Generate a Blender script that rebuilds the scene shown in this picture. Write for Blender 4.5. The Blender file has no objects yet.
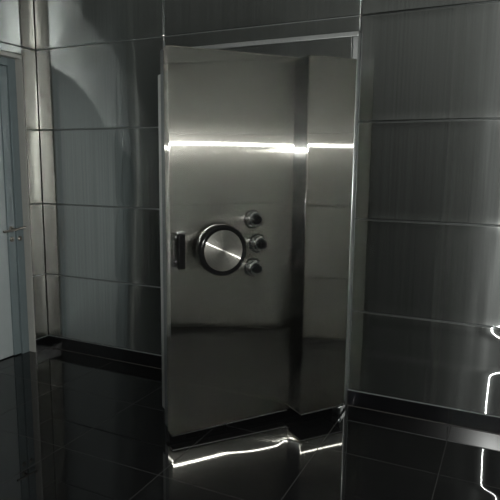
import bpy, bmesh, math, random
from mathutils import Vector, Matrix
random.seed(7)
C = bpy.context.scene.collection
PI = math.pi

# ---------------------------------------------------------------- materials
def new_mat(name):
    m = bpy.data.materials.new(name); m.use_nodes = True
    nt = m.node_tree; nt.nodes.clear()
    out = nt.nodes.new('ShaderNodeOutputMaterial')
    return m, nt, out

def N(nt, kind, **kw):
    n = nt.nodes.new(kind)
    for k, v in kw.items(): setattr(n, k, v)
    return n

def steel(name, col, rough, aniso, rot, haze=.25, haze_rough=.45, haze_aniso=None, grain=(900., 6.), grain_amt=.15, wave=0.0, wave_scale=(3., 1.), bump=.0):
    """Brushed sheet steel. UV u runs along the sheet, v up it."""
    m, nt, out = new_mat(name); L = nt.links
    uv = N(nt, 'ShaderNodeUVMap', uv_map='UVMap')
    tan = N(nt, 'ShaderNodeTangent', direction_type='UV_MAP', uv_map='UVMap')
    mp = N(nt, 'ShaderNodeMapping'); mp.inputs['Scale'].default_value = (grain[0], grain[1], 1)
    L.new(uv.outputs[0], mp.inputs[0])
    nz = N(nt, 'ShaderNodeTexNoise'); nz.inputs['Scale'].default_value = 1; nz.inputs['Detail'].default_value = 3
    L.new(mp.outputs[0], nz.inputs['Vector'])
    ramp = N(nt, 'ShaderNodeMapRange')
    ramp.inputs['From Min'].default_value = .3; ramp.inputs['From Max'].default_value = .7
    ramp.inputs['To Min'].default_value = 1 - grain_amt; ramp.inputs['To Max'].default_value = 1 + grain_amt
    L.new(nz.outputs[0], ramp.inputs[0])
    mul = N(nt, 'ShaderNodeVectorMath', operation='SCALE'); mul.inputs[0].default_value = col
    L.new(ramp.outputs[0], mul.inputs['Scale'])
    g = N(nt, 'ShaderNodeBsdfAnisotropic'); g.inputs['Roughness'].default_value = rough
    g.inputs['Anisotropy'].default_value = aniso; g.inputs['Rotation'].default_value = rot
    L.new(mul.outputs[0], g.inputs['Color']); L.new(tan.outputs[0], g.inputs['Tangent'])
    h = N(nt, 'ShaderNodeBsdfAnisotropic'); h.inputs['Roughness'].default_value = haze_rough
    h.inputs['Anisotropy'].default_value = aniso * .4 if haze_aniso is None else haze_aniso; h.inputs['Rotation'].default_value = rot
    L.new(mul.outputs[0], h.inputs['Color']); L.new(tan.outputs[0], h.inputs['Tangent'])
    mix = N(nt, 'ShaderNodeMixShader'); mix.inputs[0].default_value = haze
    L.new(g.outputs[0], mix.inputs[1]); L.new(h.outputs[0], mix.inputs[2])
    if wave or bump:
        mw = N(nt, 'ShaderNodeMapping'); mw.inputs['Scale'].default_value = (wave_scale[0], wave_scale[1], 1)
        L.new(uv.outputs[0], mw.inputs[0])
        nw = N(nt, 'ShaderNodeTexNoise'); nw.inputs['Scale'].default_value = 1; nw.inputs['Detail'].default_value = 1
        L.new(mw.outputs[0], nw.inputs['Vector'])
        b = N(nt, 'ShaderNodeBump'); b.inputs['Strength'].default_value = 1; b.inputs['Distance'].default_value = wave
        L.new(nw.outputs[0], b.inputs['Height'])
        last = b
        if bump:
            b2 = N(nt, 'ShaderNodeBump'); b2.inputs['Strength'].default_value = 1; b2.inputs['Distance'].default_value = bump
            L.new(nz.outputs[0], b2.inputs['Height']); L.new(b.outputs[0], b2.inputs['Normal']); last = b2
        L.new(last.outputs[0], g.inputs['Normal']); L.new(last.outputs[0], h.inputs['Normal'])
    L.new(mix.outputs[0], out.inputs[0])
    return m

def plain(name, col, rough=.5, metal=0., spec=.5, noise=0., nscale=40., ior=1.5):
    m, nt, out = new_mat(name); L = nt.links
    p = N(nt, 'ShaderNodeBsdfPrincipled'); p.inputs['Metallic'].default_value = metal
    p.inputs['Roughness'].default_value = rough; p.inputs['IOR'].default_value = ior
    p.inputs['Specular IOR Level'].default_value = spec
    tc = N(nt, 'ShaderNodeTexCoord'); nz = N(nt, 'ShaderNodeTexNoise'); nz.inputs['Scale'].default_value = nscale
    nz.inputs['Detail'].default_value = 4
    L.new(tc.outputs['Object'], nz.inputs['Vector'])
    mr = N(nt, 'ShaderNodeMapRange'); mr.inputs['To Min'].default_value = 1 - noise; mr.inputs['To Max'].default_value = 1 + noise
    L.new(nz.outputs[0], mr.inputs[0])
    mul = N(nt, 'ShaderNodeVectorMath', operation='SCALE'); mul.inputs[0].default_value = col
    L.new(mr.outputs[0], mul.inputs['Scale']); L.new(mul.outputs[0], p.inputs['Base Color'])
    L.new(p.outputs[0], out.inputs[0])
    return m

TILE, TX, TY = .669, -.9319, -1.3194
def floor_mat():
    m, nt, out = new_mat('black_granite_tiles'); L = nt.links
    geo = N(nt, 'ShaderNodeNewGeometry'); sep = N(nt, 'ShaderNodeSeparateXYZ'); L.new(geo.outputs['Position'], sep.inputs[0])
    def line(sock, off):
        a = N(nt, 'ShaderNodeMath', operation='SUBTRACT'); a.inputs[1].default_value = off - 40 * TILE; L.new(sock, a.inputs[0])
        b = N(nt, 'ShaderNodeMath', operation='MODULO'); b.inputs[1].default_value = TILE; L.new(a.outputs[0], b.inputs[0])
        c = N(nt, 'ShaderNodeMath', operation='PINGPONG'); c.inputs[1].default_value = TILE / 2; L.new(b.outputs[0], c.inputs[0])
        d = N(nt, 'ShaderNodeMath', operation='LESS_THAN'); d.inputs[1].default_value = .0020; L.new(c.outputs[0], d.inputs[0])
        return d
    lx, ly = line(sep.outputs[0], TX), line(sep.outputs[1], TY)
    mx = N(nt, 'ShaderNodeMath', operation='MAXIMUM'); L.new(lx.outputs[0], mx.inputs[0]); L.new(ly.outputs[0], mx.inputs[1])
    nz = N(nt, 'ShaderNodeTexNoise'); nz.inputs['Scale'].default_value = 260; L.new(geo.outputs['Position'], nz.inputs['Vector'])
    cr = N(nt, 'ShaderNodeValToRGB'); cr.color_ramp.elements[0].position = .35; cr.color_ramp.elements[0].color = (.0035, .0035, .0037, 1)
    cr.color_ramp.elements[1].position = .75; cr.color_ramp.elements[1].color = (.009, .009, .0095, 1)
    L.new(nz.outputs[0], cr.inputs[0])
    mixc = N(nt, 'ShaderNodeMix', data_type='RGBA'); mixc.inputs['B'].default_value = (.018, .0175, .017, 1)
    L.new(mx.outputs[0], mixc.inputs['Factor']); L.new(cr.outputs[0], mixc.inputs['A'])
    p = N(nt, 'ShaderNodeBsdfPrincipled'); p.inputs['IOR'].default_value = 1.46
    L.new(mixc.outputs['Result'], p.inputs['Base Color'])
    mr = N(nt, 'ShaderNodeMapRange'); mr.inputs['To Min'].default_value = .022; mr.inputs['To Max'].default_value = .9
    L.new(mx.outputs[0], mr.inputs[0]); L.new(mr.outputs[0], p.inputs['Roughness'])
    L.new(p.outputs[0], out.inputs[0])
    return m

M = {}
M['wall'] = steel('brushed_wall_steel', (.52, .54, .53), .14, .935, 0, haze=.09, haze_rough=.30, haze_aniso=.7, grain=(80., .45), grain_amt=.12, wave=.0010, wave_scale=(8., .8))
M['door'] = steel('brushed_door_steel', (.66, .635, .575), .115, .955, .25, haze=.09, haze_rough=.28, haze_aniso=.75, grain=(260., 2.), grain_amt=.07, wave=.0002, wave_scale=(2.5, 1.6))
M['edge'] = steel('polished_edge_steel', (.62, .62, .60), .30, .5, .25, haze=.3, haze_rough=.5, grain=(400., 8.), grain_amt=.1)
M['frame'] = steel('frame_steel', (.46, .47, .465), .34, .45, .25, haze=.4, haze_rough=.55, grain=(300., 8.), grain_amt=.1)
M['disc'] = steel('turned_disc_steel', (.50, .485, .44), .22, .88, .25, haze=.4, haze_rough=.5, grain=(500., .6), grain_amt=.12)
M['black'] = plain('black_plastic', (.005, .005, .005), .16, spec=.2, noise=.2)
M['chrome'] = plain('chrome', (.52, .54, .54), .16, 1., noise=.05)
M['gasket'] = plain('dark_joint', (.012, .012, .012), .6, noise=.3)
M['granite'] = plain('black_granite_skirting', (.004, .004, .0045), .2, noise=.5, nscale=200, ior=1.6)
M['stile'] = plain('blue_grey_stile_paint', (.15, .185, .195), .4, .0, noise=.06, nscale=12)
M['alu'] = plain('blue_grey_door_paint', (.35, .385, .39), .42, .0, noise=.06, nscale=12)
M['alu_dark'] = plain('dark_blue_grey_rebate', (.05, .07, .08), .45, .2, noise=.1)
M['aluframe'] = plain('light_grey_frame', (.36, .355, .33), .4, .0, noise=.06, nscale=15)
M['lever'] = plain('dark_nickel', (.22, .20, .18), .3, 1., noise=.1)
M['plaster'] = plain('grey_ceiling', (.30, .30, .29), .8, noise=.08, nscale=8)
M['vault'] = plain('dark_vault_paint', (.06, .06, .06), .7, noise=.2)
M['cap'] = plain('brown_grey_joint', (.055, .05, .045), .5, noise=.2)
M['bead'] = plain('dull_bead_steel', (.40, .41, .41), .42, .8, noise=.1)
M['flange'] = steel('dull_flange_steel', (.30, .31, .31), .30, .5, .25, haze=.3, haze_rough=.5, grain=(400., 8.), grain_amt=.1)
M['step'] = steel('dark_step_reflection', (.24, .245, .245), .14, .9, .25, haze=.15, haze_rough=.3, haze_aniso=.7, grain=(500., 5.), grain_amt=.2)  # dark colour stands in for the dim reflection on the step side
M['return'] = steel('dimmed_return_steel', (.085, .082, .075), .14, .935, 0, haze=.04, haze_rough=.30, haze_aniso=.7, grain=(260., 1.2), grain_amt=.1, wave=.0008, wave_scale=(8., .9))  # wall steel darkened in colour to hold down the flash glow in the corner
M['matt'] = plain('matt_black', (.004, .004, .004), .5, spec=.06, noise=.2)
M['bead_dim'] = plain('dimmed_bead_steel', (.10, .105, .105), .35, 1., noise=.1)  # darker copy of the bead steel, dims the right-hand seams
M['leaf_dark'] = plain('dark_green_grey_paint', (.035, .045, .042), .4, noise=.1)
M['floor'] = floor_mat()

# ---------------------------------------------------------------- mesh helpers
class MB:
    def __init__(s): s.bm = bmesh.new(); s.uv = s.bm.loops.layers.uv.new('UVMap'); s.flat = s.bm.faces.layers.int.new('flat')
    def box(s, x0, x1, y0, y1, z0, z1, bev=0., seg=2):
        vs = [s.bm.verts.new(p) for p in [(x0,y0,z0),(x1,y0,z0),(x1,y1,z0),(x0,y1,z0),(x0,y0,z1),(x1,y0,z1),(x1,y1,z1),(x0,y1,z1)]]
        fs = [s.bm.faces.new([vs[i] for i in f]) for f in [(0,3,2,1),(4,5,6,7),(0,1,5,4),(1,2,6,5),(2,3,7,6),(3,0,4,7)]]
        if bev:
            es = list({e for f in fs for e in f.edges})
            old = set(s.bm.faces) - set(fs)
            bmesh.ops.bevel(s.bm, geom=es, offset=bev, segments=seg, affect='EDGES', profile=.5)
            s.bm.normal_update()
            for f in s.bm.faces:
                if f not in old and max(abs(f.normal.x), abs(f.normal.y), abs(f.normal.z)) > .99999: f[s.flat] = 1
        return s
    def lathe(s, prof, c=(0,0,0), axis='y', seg=64):
        """prof: (radius, distance along axis) list; axis 'y' means towards -y."""
        rings = []
        for r, h in prof:
            ring = []
            for i in range(seg):
                a = 2 * PI * i / seg
                if axis == 'y': p = (c[0] + r * math.cos(a), c[1] - h, c[2] + r * math.sin(a))
                elif axis == 'x': p = (c[0] + h, c[1] + r * math.cos(a), c[2] + r * math.sin(a))
                else: p = (c[0] + r * math.cos(a), c[1] + r * math.sin(a), c[2] + h)
                ring.append(s.bm.verts.new(p))
            rings.append(ring)
        for k in range(len(rings) - 1):
            for i in range(seg):
                j = (i + 1) % seg
                s.bm.faces.new((rings[k][i], rings[k][j], rings[k+1][j], rings[k+1][i]))
        for ring, rev in ((rings[0], True), (rings[-1], False)):
            s.bm.faces.new(ring[::-1] if rev else ring)
        return s
    def tube(s, pts, r, seg=12, cap=True):
        pts = [Vector(p) for p in pts]; rings = []
        for i, p in enumerate(pts):
            t = (pts[min(i+1, len(pts)-1)] - pts[max(i-1, 0)]).normalized()
            a = t.orthogonal().normalized() if i == 0 else (ref - ref.dot(t) * t).normalized()
            ref = a; b = t.cross(a)
            rings.append([s.bm.verts.new(p + r * (math.cos(2*PI*k/seg) * a + math.sin(2*PI*k/seg) * b)) for k in range(seg)])
        for k in range(len(rings) - 1):
            for i in range(seg):
                j = (i + 1) % seg
                s.bm.faces.new((rings[k][i], rings[k][j], rings[k+1][j], rings[k+1][i]))
        s.bm.faces.new(rings[0][::-1]); s.bm.faces.new(rings[-1])
        return s
    def build(s, name, mat, parent=None, smooth=True, polar=None, angle=35):
        bm = s.bm
        bmesh.ops.recalc_face_normals(bm, faces=bm.faces)
        for f in bm.faces:
            n = f.normal; ax = max(range(3), key=lambda i: abs(n[i]))
            for l in f.loops:
                p = l.vert.co
                if polar is not None:
                    q = p - Vector(polar); r = math.hypot(q.x, q.z); th = math.atan2(q.z, q.x)
                    cth = f.calc_center_median() - Vector(polar); c0 = math.atan2(cth.z, cth.x)
                    if th - c0 > PI: th -= 2 * PI
                    if c0 - th > PI: th += 2 * PI
                    l[s.uv].uv = (r, th)
                elif ax == 0: l[s.uv].uv = (p.y, p.z)
                elif ax == 1: l[s.uv].uv = (p.x, p.z)
                else: l[s.uv].uv = (p.x, p.y)
            f.smooth = smooth and not f[s.flat]
        if smooth:
            for e in bm.edges:
                if len(e.link_faces) == 2 and e.calc_face_angle(0) > math.radians(angle): e.smooth = False
        me = bpy.data.meshes.new(name); bm.to_mesh(me); bm.free()
        me.materials.append(mat)
        o = bpy.data.objects.new(name, me); C.objects.link(o)
        if parent: o.parent = parent
        return o

def empty(name, loc, rz=0, parent=None):
    o = bpy.data.objects.new(name, None); o.empty_display_size = .1
    o.location = loc; o.rotation_euler = (0, 0, rz); C.objects.link(o)
    if parent: o.parent = parent
    return o

def tag(o, label, cat):
    o['kind'] = 'thing'; o['label'] = label; o['category'] = cat; return o

def struct(o): o['kind'] = 'structure'; return o

# ---------------------------------------------------------------- sheet panels
def panel(parent, a0, a1, z0, z1, to_world, warp=None, nx=48, nz=24, lip=.006, back_at=-.013, name='wall_panel', mat='wall', pin=True):
    """A folded sheet-metal panel, softly dished; a runs along the wall, depth is outwards."""
    bm = bmesh.new(); uvl = bm.loops.layers.uv.new('UVMap')
    def spaced(lo, hi, n):
        inner = [lo + lip + (hi - lo - 2 * lip) * i / n for i in range(n + 1)]
        return [lo, lo + lip * .3, lo + lip * .65] + [inner[0], inner[0] + .001] + inner[1:-1] + [inner[-1] - .001, inner[-1]] + [hi - lip * .65, hi - lip * .3, hi]
    xs, zs = spaced(a0, a1, nx), spaced(z0, z1, nz)
    grid = []; uvs = {}
    for j, z in enumerate(zs):
        row = []
        for i, a in enumerate(xs):
            e = min(a - a0, a1 - a, z - z0, z1 - z)
            d = 0.0
            if e < lip: d = -.7 * lip * (1 - math.sqrt(max(0, 1 - (1 - e / lip) ** 2)))
            ez = min(1, max(0, min(a - a0, a1 - a) - lip) / .05) * min(1, max(0, min(z - z0, z1 - z) - lip) / .03)
            if warp: d += warp(a, z) * (ez if pin else 1)
            v = bm.verts.new(to_world(a, d, z)); uvs[v] = (a, z); row.append(v)
        grid.append(row)
    # rim going back to the wall
    for j in range(len(zs) - 1):
        for i in range(len(xs) - 1):
            bm.faces.new((grid[j][i], grid[j][i+1], grid[j+1][i+1], grid[j+1][i]))
    edge = [grid[0][i] for i in range(len(xs))] + [grid[j][-1] for j in range(1, len(zs))] + \
           [grid[-1][i] for i in range(len(xs) - 2, -1, -1)] + [grid[j][0] for j in range(len(zs) - 2, 0, -1)]
    back = []
    for v in edge:
        a, z = uvs[v]; w = bm.verts.new(to_world(a, back_at, z)); k = -back_at
        uvs[w] = (a - k * (a <= a0) + k * (a >= a1), z - k * (z <= z0) + k * (z >= z1)); back.append(w)
    n = len(edge)
    for i in range(n):
        bm.faces.new((edge[i], back[i], back[(i+1) % n], edge[(i+1) % n]))
    bm.faces.new(back)
    bmesh.ops.recalc_face_normals(bm, faces=bm.faces)
    for f in bm.faces:
        f.smooth = True
        for l in f.loops: l[uvl].uv = uvs[l.vert]
    for e in bm.edges:
        if len(e.link_faces) == 2 and e.calc_face_angle(0) > math.radians(50): e.smooth = False
    me = bpy.data.meshes.new(name); bm.to_mesh(me); bm.free(); me.materials.append(M[mat])
    o = bpy.data.objects.new(name, me); C.objects.link(o); o.parent = parent
    return o

ROWS = [.1095, .6717, 1.2902, 1.9116, 2.5629, 3.18]
XL, XR, YF, HC = -3.69, .40, -5.6, 3.19
GAP = .0035

def ramp(x, a, b): t = max(0, min(1, (x - a) / (b - a))); return t * t * (3 - 2 * t)
def soft_warp(seed, amp=.0016):
    r = random.Random(seed); ph = [r.uniform(0, 6.28) for _ in range(6)]
    def w(a, z):
        return amp * (math.sin(2.1 * a + ph[0]) * .9 + .5 * math.sin(4.7 * a + .8 * z + ph[1]) + .25 * math.sin(9.5 * a + 1.1 * z + ph[2]))
    return w
def buckle(a, z):
    """the dent in the lowest sheet near the right-hand corner"""
    k = ramp(z, .36, .42) * (1 - ramp(z, .58, .645))
    c = -.060 - .004 * math.sin(z * 11) + .09 * k
    x = a - c
    return c / 3.6 * .12 * math.tanh(x / .12) + .0030 * math.exp(-.5 * (x / .05) ** 2)

def corner_warp(seed):
    w, v = soft_warp(seed, .0016), soft_warp(seed + 5, .00045)
    return lambda a, z: w(a, z) * ramp(a, -3.45, -2.9) + v(3 * a, 2 * z)
def tilted(seed):
    w = soft_warp(seed, .0009)
    return lambda a, z: w(a, z) + .022 * .1 * math.tanh((a + .02) / .1)

wall_back = struct(empty('wall_back', (0, 0, 0)))
OX0, OX1, OZ = -2.4195, -.9475, 2.467       # the vault doorway in the wall
b = MB(); b.box(XL - .25, OX0, .013, .20, 0, HC); b.box(OX1, XR + .1, .013, .20, 0, HC); b.box(OX0, OX1, .013, .20, OZ, HC)
b.build('wall_core', M['gasket'], wall_back, smooth=False)
FX0, FX1, FZ = -2.42, -.947, 2.468        # outer edge of the vault frame
tw_back = lambda a, d, z: (a, -d, z)
for k in range(5):
    z0, z1 = ROWS[k] + GAP, ROWS[k+1] - GAP
    if k < 4:
        zz = min(z1, 9)
        panel(wall_back, XL + .002, FX0 - GAP, z0, z1, tw_back, corner_warp(10 + k), nx=80)
        panel(wall_back, FX1 + GAP, XR - .002, z0, z1, tw_back, buckle if k == 0 else tilted(20 + k), nx=200 if k == 0 else 90, nz=60 if k == 0 else 24, pin=k > 0)
        if k == 3: panel(wall_back, FX0 + GAP, FX1 - GAP, FZ + .002, z1, tw_back, None, nz=4)
    else:
        panel(wall_back, XL + .002, FX0 - GAP, z0, z1, tw_back, soft_warp(30))
        panel(wall_back, FX0 + GAP, FX1 - GAP, z0, z1, tw_back, soft_warp(31))
        panel(wall_back, FX1 + GAP, XR - .002, z0, z1, tw_back, soft_warp(32))

def beads(parent, *runs):
    # rounded bead added in the joint between sheet rows, catching a thin flash glint
    for (axis, p, q, off) in runs:
        for z in ROWS[1:5]:
            if axis == 'x' and z < 2.5 and p < -2 and q > -1: continue
            mb = MB()
            pts = ((p, off, z), (q, off, z)) if axis == 'x' else ((off, p, z), (off, q, z))
            mb.tube(pts, .0030 if off < .004 else .0022, 12); mb.build('seam_glint_bead', M['bead'] if off < .004 else M['bead_dim'], parent)
beads(wall_back, ('x', XL + .004, FX0 - .004, -.0005), ('x', FX1 + .004, XR - .004, .0055), ('x', FX0 + .004, FX1 - .004, -.0005))
# left wall: doorway from y=-.235 to y=-1.24
DY0, DY1, DZ = -.152, -1.36, 2.50
wall_left = struct(empty('wall_left', (XL, 0, 0)))
b = MB(); b.box(-.25, -.013, DY0, .0, 0, HC); b.box(-.25, -.013, YF, DY1, 0, HC); b.box(-.25, -.013, DY1, DY0, DZ, HC)
b.build('wall_core', M['gasket'], wall_left, smooth=False)
tw_left = lambda a, d, z: (d, a, z)
for k in range(5):
    z0, z1 = ROWS[k] + GAP, ROWS[k+1] - GAP
    if k < 4:
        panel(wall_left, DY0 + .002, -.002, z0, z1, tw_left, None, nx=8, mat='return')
        panel(wall_left, YF + 2.2, DY1 - .002, z0, z1, tw_left, soft_warp(40 + k))
        panel(wall_left, YF, YF + 2.2 - .007, z0, z1, tw_left, soft_warp(50 + k))
        if k == 3: panel(wall_left, DY1, DY0, DZ + .003, z1, tw_left, None, nz=4)
    else:
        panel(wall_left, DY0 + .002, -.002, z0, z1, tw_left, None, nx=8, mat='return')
        panel(wall_left, -1.75, DY0 - .003, z0, z1, tw_left, soft_warp(60))
        panel(wall_left, YF, -1.757, z0, z1, tw_left, soft_warp(61))

beads(wall_left, ('y', DY0 + .004, -.004, -.001), ('y', YF, DY1 - .004, -.001))
wall_right = struct(empty('wall_right', (XR, 0, 0)))
MB().box(.013, .1, YF, .2, 0, HC).build('wall_core', M['gasket'], wall_right, smooth=False)
tw_right = lambda a, d, z: (-d, a, z)
for k in range(5):
    z0, z1 = ROWS[k] + GAP, ROWS[k+1] - GAP
    panel(wall_right, -2.79, -.002, z0, z1, tw_right, soft_warp(70 + k))
    panel(wall_right, YF, -2.797, z0, z1, tw_right, soft_warp(80 + k))

wall_front = struct(empty('wall_front', (0, YF, 0)))
MB().box(XL - .25, XR + .1, -.1, -.013, 0, HC).build('wall_core', M['gasket'], wall_front, smooth=False)
tw_front = lambda a, d, z: (a, d, z)
for k in range(5):
    z0, z1 = ROWS[k] + GAP, ROWS[k+1] - GAP
    for a0, a1 in ((XL, -2.40), (-.88, XR)):
        panel(wall_front, a0, a1, z0, z1, tw_front, soft_warp(90 + k))
    if k == 3: panel(wall_front, -2.393, -.887, 2.28, z1, tw_front, None)
    if k == 4: panel(wall_front, -2.393, -.887, z0, z1, tw_front, soft_warp(99))
added_door_2 = struct(empty('added_door_2', (-1.64, YF, 0)))  # unseen door, added so its reflection streaks the vault wall panels
MB().box(-.60, .60, -.012, .010, .008, 2.14, .003).build('door_leaf', M['leaf_dark'], added_door_2)
cs = MB(); cs.box(.61, .748, -.012, .030, 0, 2.275, .004); cs.box(-.748, -.61, -.012, .030, 0, 2.275, .004); cs.box(-.61, .61, -.012, .030, 2.15, 2.275, .004)
cs.build('door_casing', M['aluframe'], added_door_2)
hk = MB(); hk.tube([(.52, .008, 1.05), (.52, .06, 1.05), (.505, .066, 1.05), (.40, .066, 1.05)], .010); hk.build('door_handle', M['lever'], added_door_2)

struct(MB().box(XL - .25, XR + .1, YF - .1, .2, -.08, 0).build('floor', M['floor'], smooth=False))
struct(MB().box(XL - .25, XR + .1, YF - .1, .2, HC, HC + .08).build('ceiling', M['plaster'], smooth=False))
# dark strongroom beyond the doorway
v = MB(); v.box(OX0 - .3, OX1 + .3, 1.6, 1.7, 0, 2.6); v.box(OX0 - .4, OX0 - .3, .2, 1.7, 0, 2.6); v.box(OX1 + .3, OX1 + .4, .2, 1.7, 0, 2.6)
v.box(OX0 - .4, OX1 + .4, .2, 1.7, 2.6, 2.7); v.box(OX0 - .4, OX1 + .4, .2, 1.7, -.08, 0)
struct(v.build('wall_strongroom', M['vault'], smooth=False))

# skirting: black granite with a thin steel cap
def skirting(name, *runs):
    g, c = MB(), MB()
    for (x0, x1, y0, y1) in runs: g.box(x0, x1, y0, y1, 0, .1075, .0015, 1)
    o = struct(g.build(name, M['granite'], smooth=False))
    for (x0, x1, y0, y1) in runs: c.box(x0, x1, y0 + .0005, y1 - .0005, .1076, .1115, .001, 1)
    c.build('cap_strip', M['bead'], o, smooth=False)
    j = MB()
    for (x0, x1, y0, y1) in runs: j.box(x0, x1, y0 - .004, y1 + .004, 0, .003)
    j.build('joint_strip', M['cap'], o, smooth=False)
    return o
skirting('baseboard_back', (XL, FX0 - .001, -.004, .012), (FX1 + .001, -.284, -.004, .012), (-.282, XR - .005, -.004, .012))
skirting('baseboard_left', (XL - .012, XL + .004, DY0 + .001, -.005), (XL - .012, XL + .004, YF, DY1 - .001))
skirting('baseboard_right', (XR - .004, XR + .012, YF, -.005))
skirting('baseboard_front', (XL + .005, -2.391, YF - .012, YF + .004), (-.889, XR - .005, YF - .012, YF + .004))

# ---------------------------------------------------------------- grey door in the left wall
door = struct(empty('door_1', (XL - .085, 0, 0)))
lf = MB()
ya, yb = DY0 - .090, DY1 + .145
lf.box(-.045, -.004, yb, ya, .008, 2.40, .003)
lf.build('door_leaf', M['alu'], door)
st = MB(); st.box(-.004, .012, ya - .075, ya - .004, .008, 2.40, .003); st.build('door_stile', M['stile'], door)
st = MB(); st.box(-.004, .012, yb + .004, yb + .075, .008, 2.40, .003); st.build('door_stile', M['stile'], door)
MB().box(-.004, .010, yb + .08, ya - .08, 2.30, 2.40, .003).build('door_rail', M['stile'], door)
jb = MB()
jb.box(-.06, .022, ya + .004, ya + .078, 0, 2.465, .003); jb.box(-.06, .022, yb - .066, yb - .004, 0, 2.465, .003); jb.box(-.06, .022, yb - .004, ya + .004, 2.406, 2.465, .003)
jb.build('door_jamb', M['stile'], door)
ca = MB()
for (p, q) in ((ya + .079, DY0 - .001), (DY1 + .001, yb - .067)):
    ca.box(.0, .085, p, q, 0, 2.498, .003)
    ca.box(.0, .094, p + (q - p) * .3, q - (q - p) * .25, 0, 2.498, .003)
ca.box(.0, .085, yb - .067, ya + .079, 2.466, 2.498, .003)
ca.build('door_casing', M['aluframe'], door)
hd = MB(); hy, hz = ya - .040, 1.09
hd.lathe([(.025, 0), (.025, .006), (.022, .009), (.011, .010), (.010, .05), (.012, .055), (.012, .062)], (.012, hy, hz), 'x', 32)
hd.tube([(.070, hy + .095, hz + .012), (.070, hy + .05, hz + .006), (.070, hy, hz), (.070, hy - .06, hz - .006), (.068, hy - .125, hz - .008)], .0095)
hd.build('door_handle', M['lever'], door)
lk = MB(); lk.lathe([(.021, 0), (.021, .006), (.018, .009), (.009, .009), (.009, .013)], (.012, hy, hz - .085), 'x', 28)
lk.build('lock_cylinder', M['lever'], door)
lk = MB(); lk.lathe([(.021, 0), (.021, .006), (.018, .009), (.009, .009), (.009, .013)], (.022, ya + .033, hz - .085), 'x', 28)
lk.build('strike_plug', M['lever'], door)

# ---------------------------------------------------------------- vault door frame
fr = tag(empty('vault_doorway', ((FX0 + FX1) / 2, 0, .001)), 'polished steel doorway frame fixed in the panelled wall around the open vault door', 'door frame')
def fbox(name, x0, x1, y0, y1, z0, z1, bev=.003, mat='frame'):
    cx = (FX0 + FX1) / 2
    return MB().box(x0 - cx, x1 - cx, y0, y1, z0, z1, bev).build(name, M[mat], fr)
fbox('jamb', FX1 - .036, FX1 - .002, -.045, .20, 0, 2.43)
fbox('jamb', FX0 + .002, FX0 + .042, -.045, .20, 0, 2.43)
fbox('head_trim', FX0 + .002, FX1 - .002, -.045, .20, 2.432, 2.462)
fbox('lintel', FX0 + .045, -.989, -.042, .06, 2.30, 2.428, .0015, 'wall')
fbox('lintel_backing', FX0 + .045, FX1 - .038, .062, .19, 2.26, 2.430, .002, 'gasket')
fbox('sill', FX0 + .045, FX1 - .038, -.02, .19, 0.0, .012, .003)
cx = (FX0 + FX1) / 2
hb = MB(); hb.box(-1.0 - cx, -.94 - cx, -.19, -.06, .004, .058, .010); hb.box(-.984 - cx, -.955 - cx, -.085, -.046, .002, .075, .004)
hb.build('hinge_block', M['chrome'], fr)

# ---------------------------------------------------------------- vault door
ANG = math.radians(52)
vd = tag(empty('vault_door', (-1.7202, -1.0035, 0), ANG), 'heavy brushed steel vault door standing half open, with black rimmed handwheel and three dials', 'vault door')
U1 = .790                               # where the face steps out to the hinge panel
UE = 1.118
ZT, ZB = 2.258, .05
def door_warp(u, z):
    """the sheet leans a hair forward and is rolled back a little along its lower hem"""
    d = .003 * (u - .4) * (z - 1.2)
    band = .004 + .075 * ramp(u, .12, .62) * (1 - .6 * ramp(u, .70, .80)) + (.03 if u > U1 else 0)
    t = (z - ZB) / band
    if t < 2: d -= .5 * .060 * band * (1 - t / 2) ** 2
    d += .0004 * math.sin(7 * z + 3.1 * u)
    return d
panel(vd, 0, U1 + .02, ZB, ZT, lambda a, d, z: (a, -d, z), door_warp, nx=60, nz=150, lip=.005, back_at=-.078, name='door_slab', mat='door', pin=False)
panel(vd, U1, UE, ZB + .030, ZT - .012, lambda a, d, z: (a, -.158 - d, z), door_warp, nx=30, nz=150, lip=.003, back_at=-.236, name='hinge_panel', mat='door', pin=False)
MB().box(U1 - .0035, U1 - .0003, -.150, -.004, ZB + .04, ZT - .020, .001, 1).build('dark_reflection_sheet', M['step'], vd)  # added dark sheet over the step side, imitating a dark reflection
MB().box(.003, UE - .03, .0785, .148, ZB + .012, ZT - .004, .004).build('edge_flange', M['flange'], vd)
MB().box(.006, UE - .10, .1485, .205, .15, 2.13, .004).build('bolt_housing', M['edge'], vd)
for z in (.30, .95, 1.95):
    MB().lathe([(.010, 0), (.013, .002), (.013, .118), (.010, .12)], (UE + .014, -.030, z), 'z', 24).build('hinge_knuckle', M['edge'], vd)
# lower hem glint strip: small folded lip under the slab
hem = MB(); hem.box(.004, U1 - .004, .006, .070, ZB - .010, ZB + .001, .003); hem.build('bottom_lip', M['edge'], vd)
hem = MB(); hem.box(U1 + .004, UE - .004, -.152, .070, ZB + .020, ZB + .031, .003); hem.build('bottom_lip', M['edge'], vd)

for o in vd.children:                    # upper and lower edges are cut a touch out of square
    if o.name.split('.')[0] in ('door_slab', 'hinge_panel', 'bottom_lip', 'edge_flange', 'dark_reflection_sheet'):
        for v in o.data.vertices: v.co.z += .014 * v.co.x
# handwheel: black drum with a turned steel face
WU, WZ, WD = .276, 1.152, .12
wh = MB()
wh.lathe([(.060, -.001), (.060, .030), (.118, .034), (.140, .042), (.147, .055), (.147, .105), (.144, .114), (.137, .120), (.128, .121), (.118, .117), (.118, .112)], (WU, 0, WZ), 'y', 96)
wheel = wh.build('handwheel', M['black'], vd)
fc = MB(); fc.lathe([(.117, .1105), (.1165, .1155), (.09, .1165), (.06, .1168), (.03, .117), (.004, .117)], (WU, 0, WZ), 'y', 128)
fc.build('wheel_face', M['disc'], wheel, polar=(WU, -.1, WZ))
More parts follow.
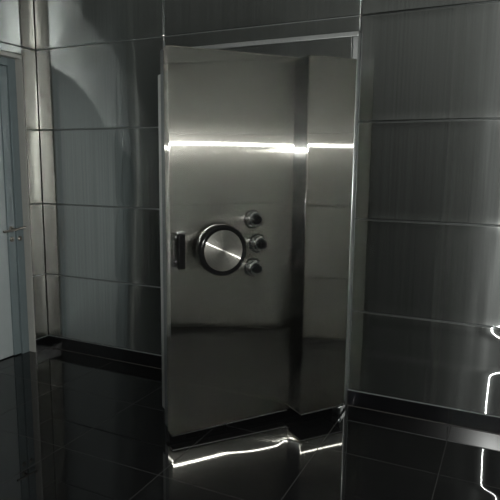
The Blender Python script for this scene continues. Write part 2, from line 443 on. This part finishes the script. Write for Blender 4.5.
# pull handle
ph = MB(); ph.box(.024, .066, -.070, -.040, 1.052, 1.250, .006, 3)
pull = ph.build('pull_handle', M['matt'], vd)
for z in (1.083, 1.222):
    MB().lathe([(.016, -.001), (.016, .004), (.011, .006), (.011, .0405)], (.045, 0, z), 'y', 24).build('handle_post', M['black'], pull)
MB().box(.022, .068, -.071, -.039, 1.2505, 1.264, .003).build('handle_cap', M['chrome'], pull)
# three combination dials
for (du, dz) in ((.514, 1.314), (.550, 1.167), (.519, 1.021)):
    r = MB()
    r.lathe([(.050, -.001), (.050, .008), (.046, .014), (.034, .016), (.033, .030), (.045, .034), (.047, .040), (.046, .050), (.040, .055), (.033, .055)], (du, 0, dz), 'y', 48)
    dial = r.build('combination_dial', M['chrome'], vd); dial['label'] = 'chrome combination dial with a black knob'
    k = MB(); prof = [(.030, .0545), (.030, .058), (.027, .066), (.026, .074), (.023, .078), (.010, .079)]
    k.lathe(prof, (du, 0, dz), 'y', 40); k.build('dial_knob', M['black'], dial)
    bk = MB(); bk.lathe([(.057, -.0005), (.057, .0035), (.052, .005)], (du, 0, dz), 'y', 48); bk.build('dial_ring', M['black'], dial)

# ---------------------------------------------------------------- camera and light
cam = bpy.data.cameras.new('camera'); co = bpy.data.objects.new('camera', cam); C.objects.link(co)
fwd = Vector((-.42219, .894491, -.147109)); right = Vector((.90365, .428156, .0099885)); up = Vector((-.07192, .128718, .98907))
CAM = Vector((0, -3.6016, 1.62))
m = Matrix((right, up, -fwd)).transposed().to_4x4(); m.translation = CAM
co.matrix_world = m
cam.sensor_width = 36; cam.lens = 36 * 557.5874 / 500; cam.clip_start = .02
bpy.context.scene.camera = co

def area(name, loc, target, size, power, col):
    l = bpy.data.lights.new(name, 'AREA'); l.shape = 'RECTANGLE'; l.size, l.size_y = size; l.energy = power; l.color = col
    o = bpy.data.objects.new(name, l); C.objects.link(o); o.location = loc
    o.rotation_euler = (Vector(target) - Vector(loc)).to_track_quat('-Z', 'Y').to_euler()
    return o
fl = CAM + up * .215 + fwd * .03
area('camera_flash', fl, fl + fwd, (.026, .018), 80, (.98, 1, .965))

w = bpy.data.worlds.new('world'); bpy.context.scene.world = w; w.use_nodes = True
w.node_tree.nodes['Background'].inputs[0].default_value = (.01, .01, .01, 1)
sc = bpy.context.scene
sc.view_settings.view_transform = 'Standard'; sc.view_settings.look = 'None'; sc.view_settings.gamma = 1
sc.view_settings.use_curve_mapping = False; sc.view_settings.exposure = 0
sc.cycles.max_bounces = 14; sc.cycles.glossy_bounces = 12
sc.cycles.blur_glossy = .3
sc.cycles.use_denoising = True
sc.cycles.sample_clamp_indirect = 30
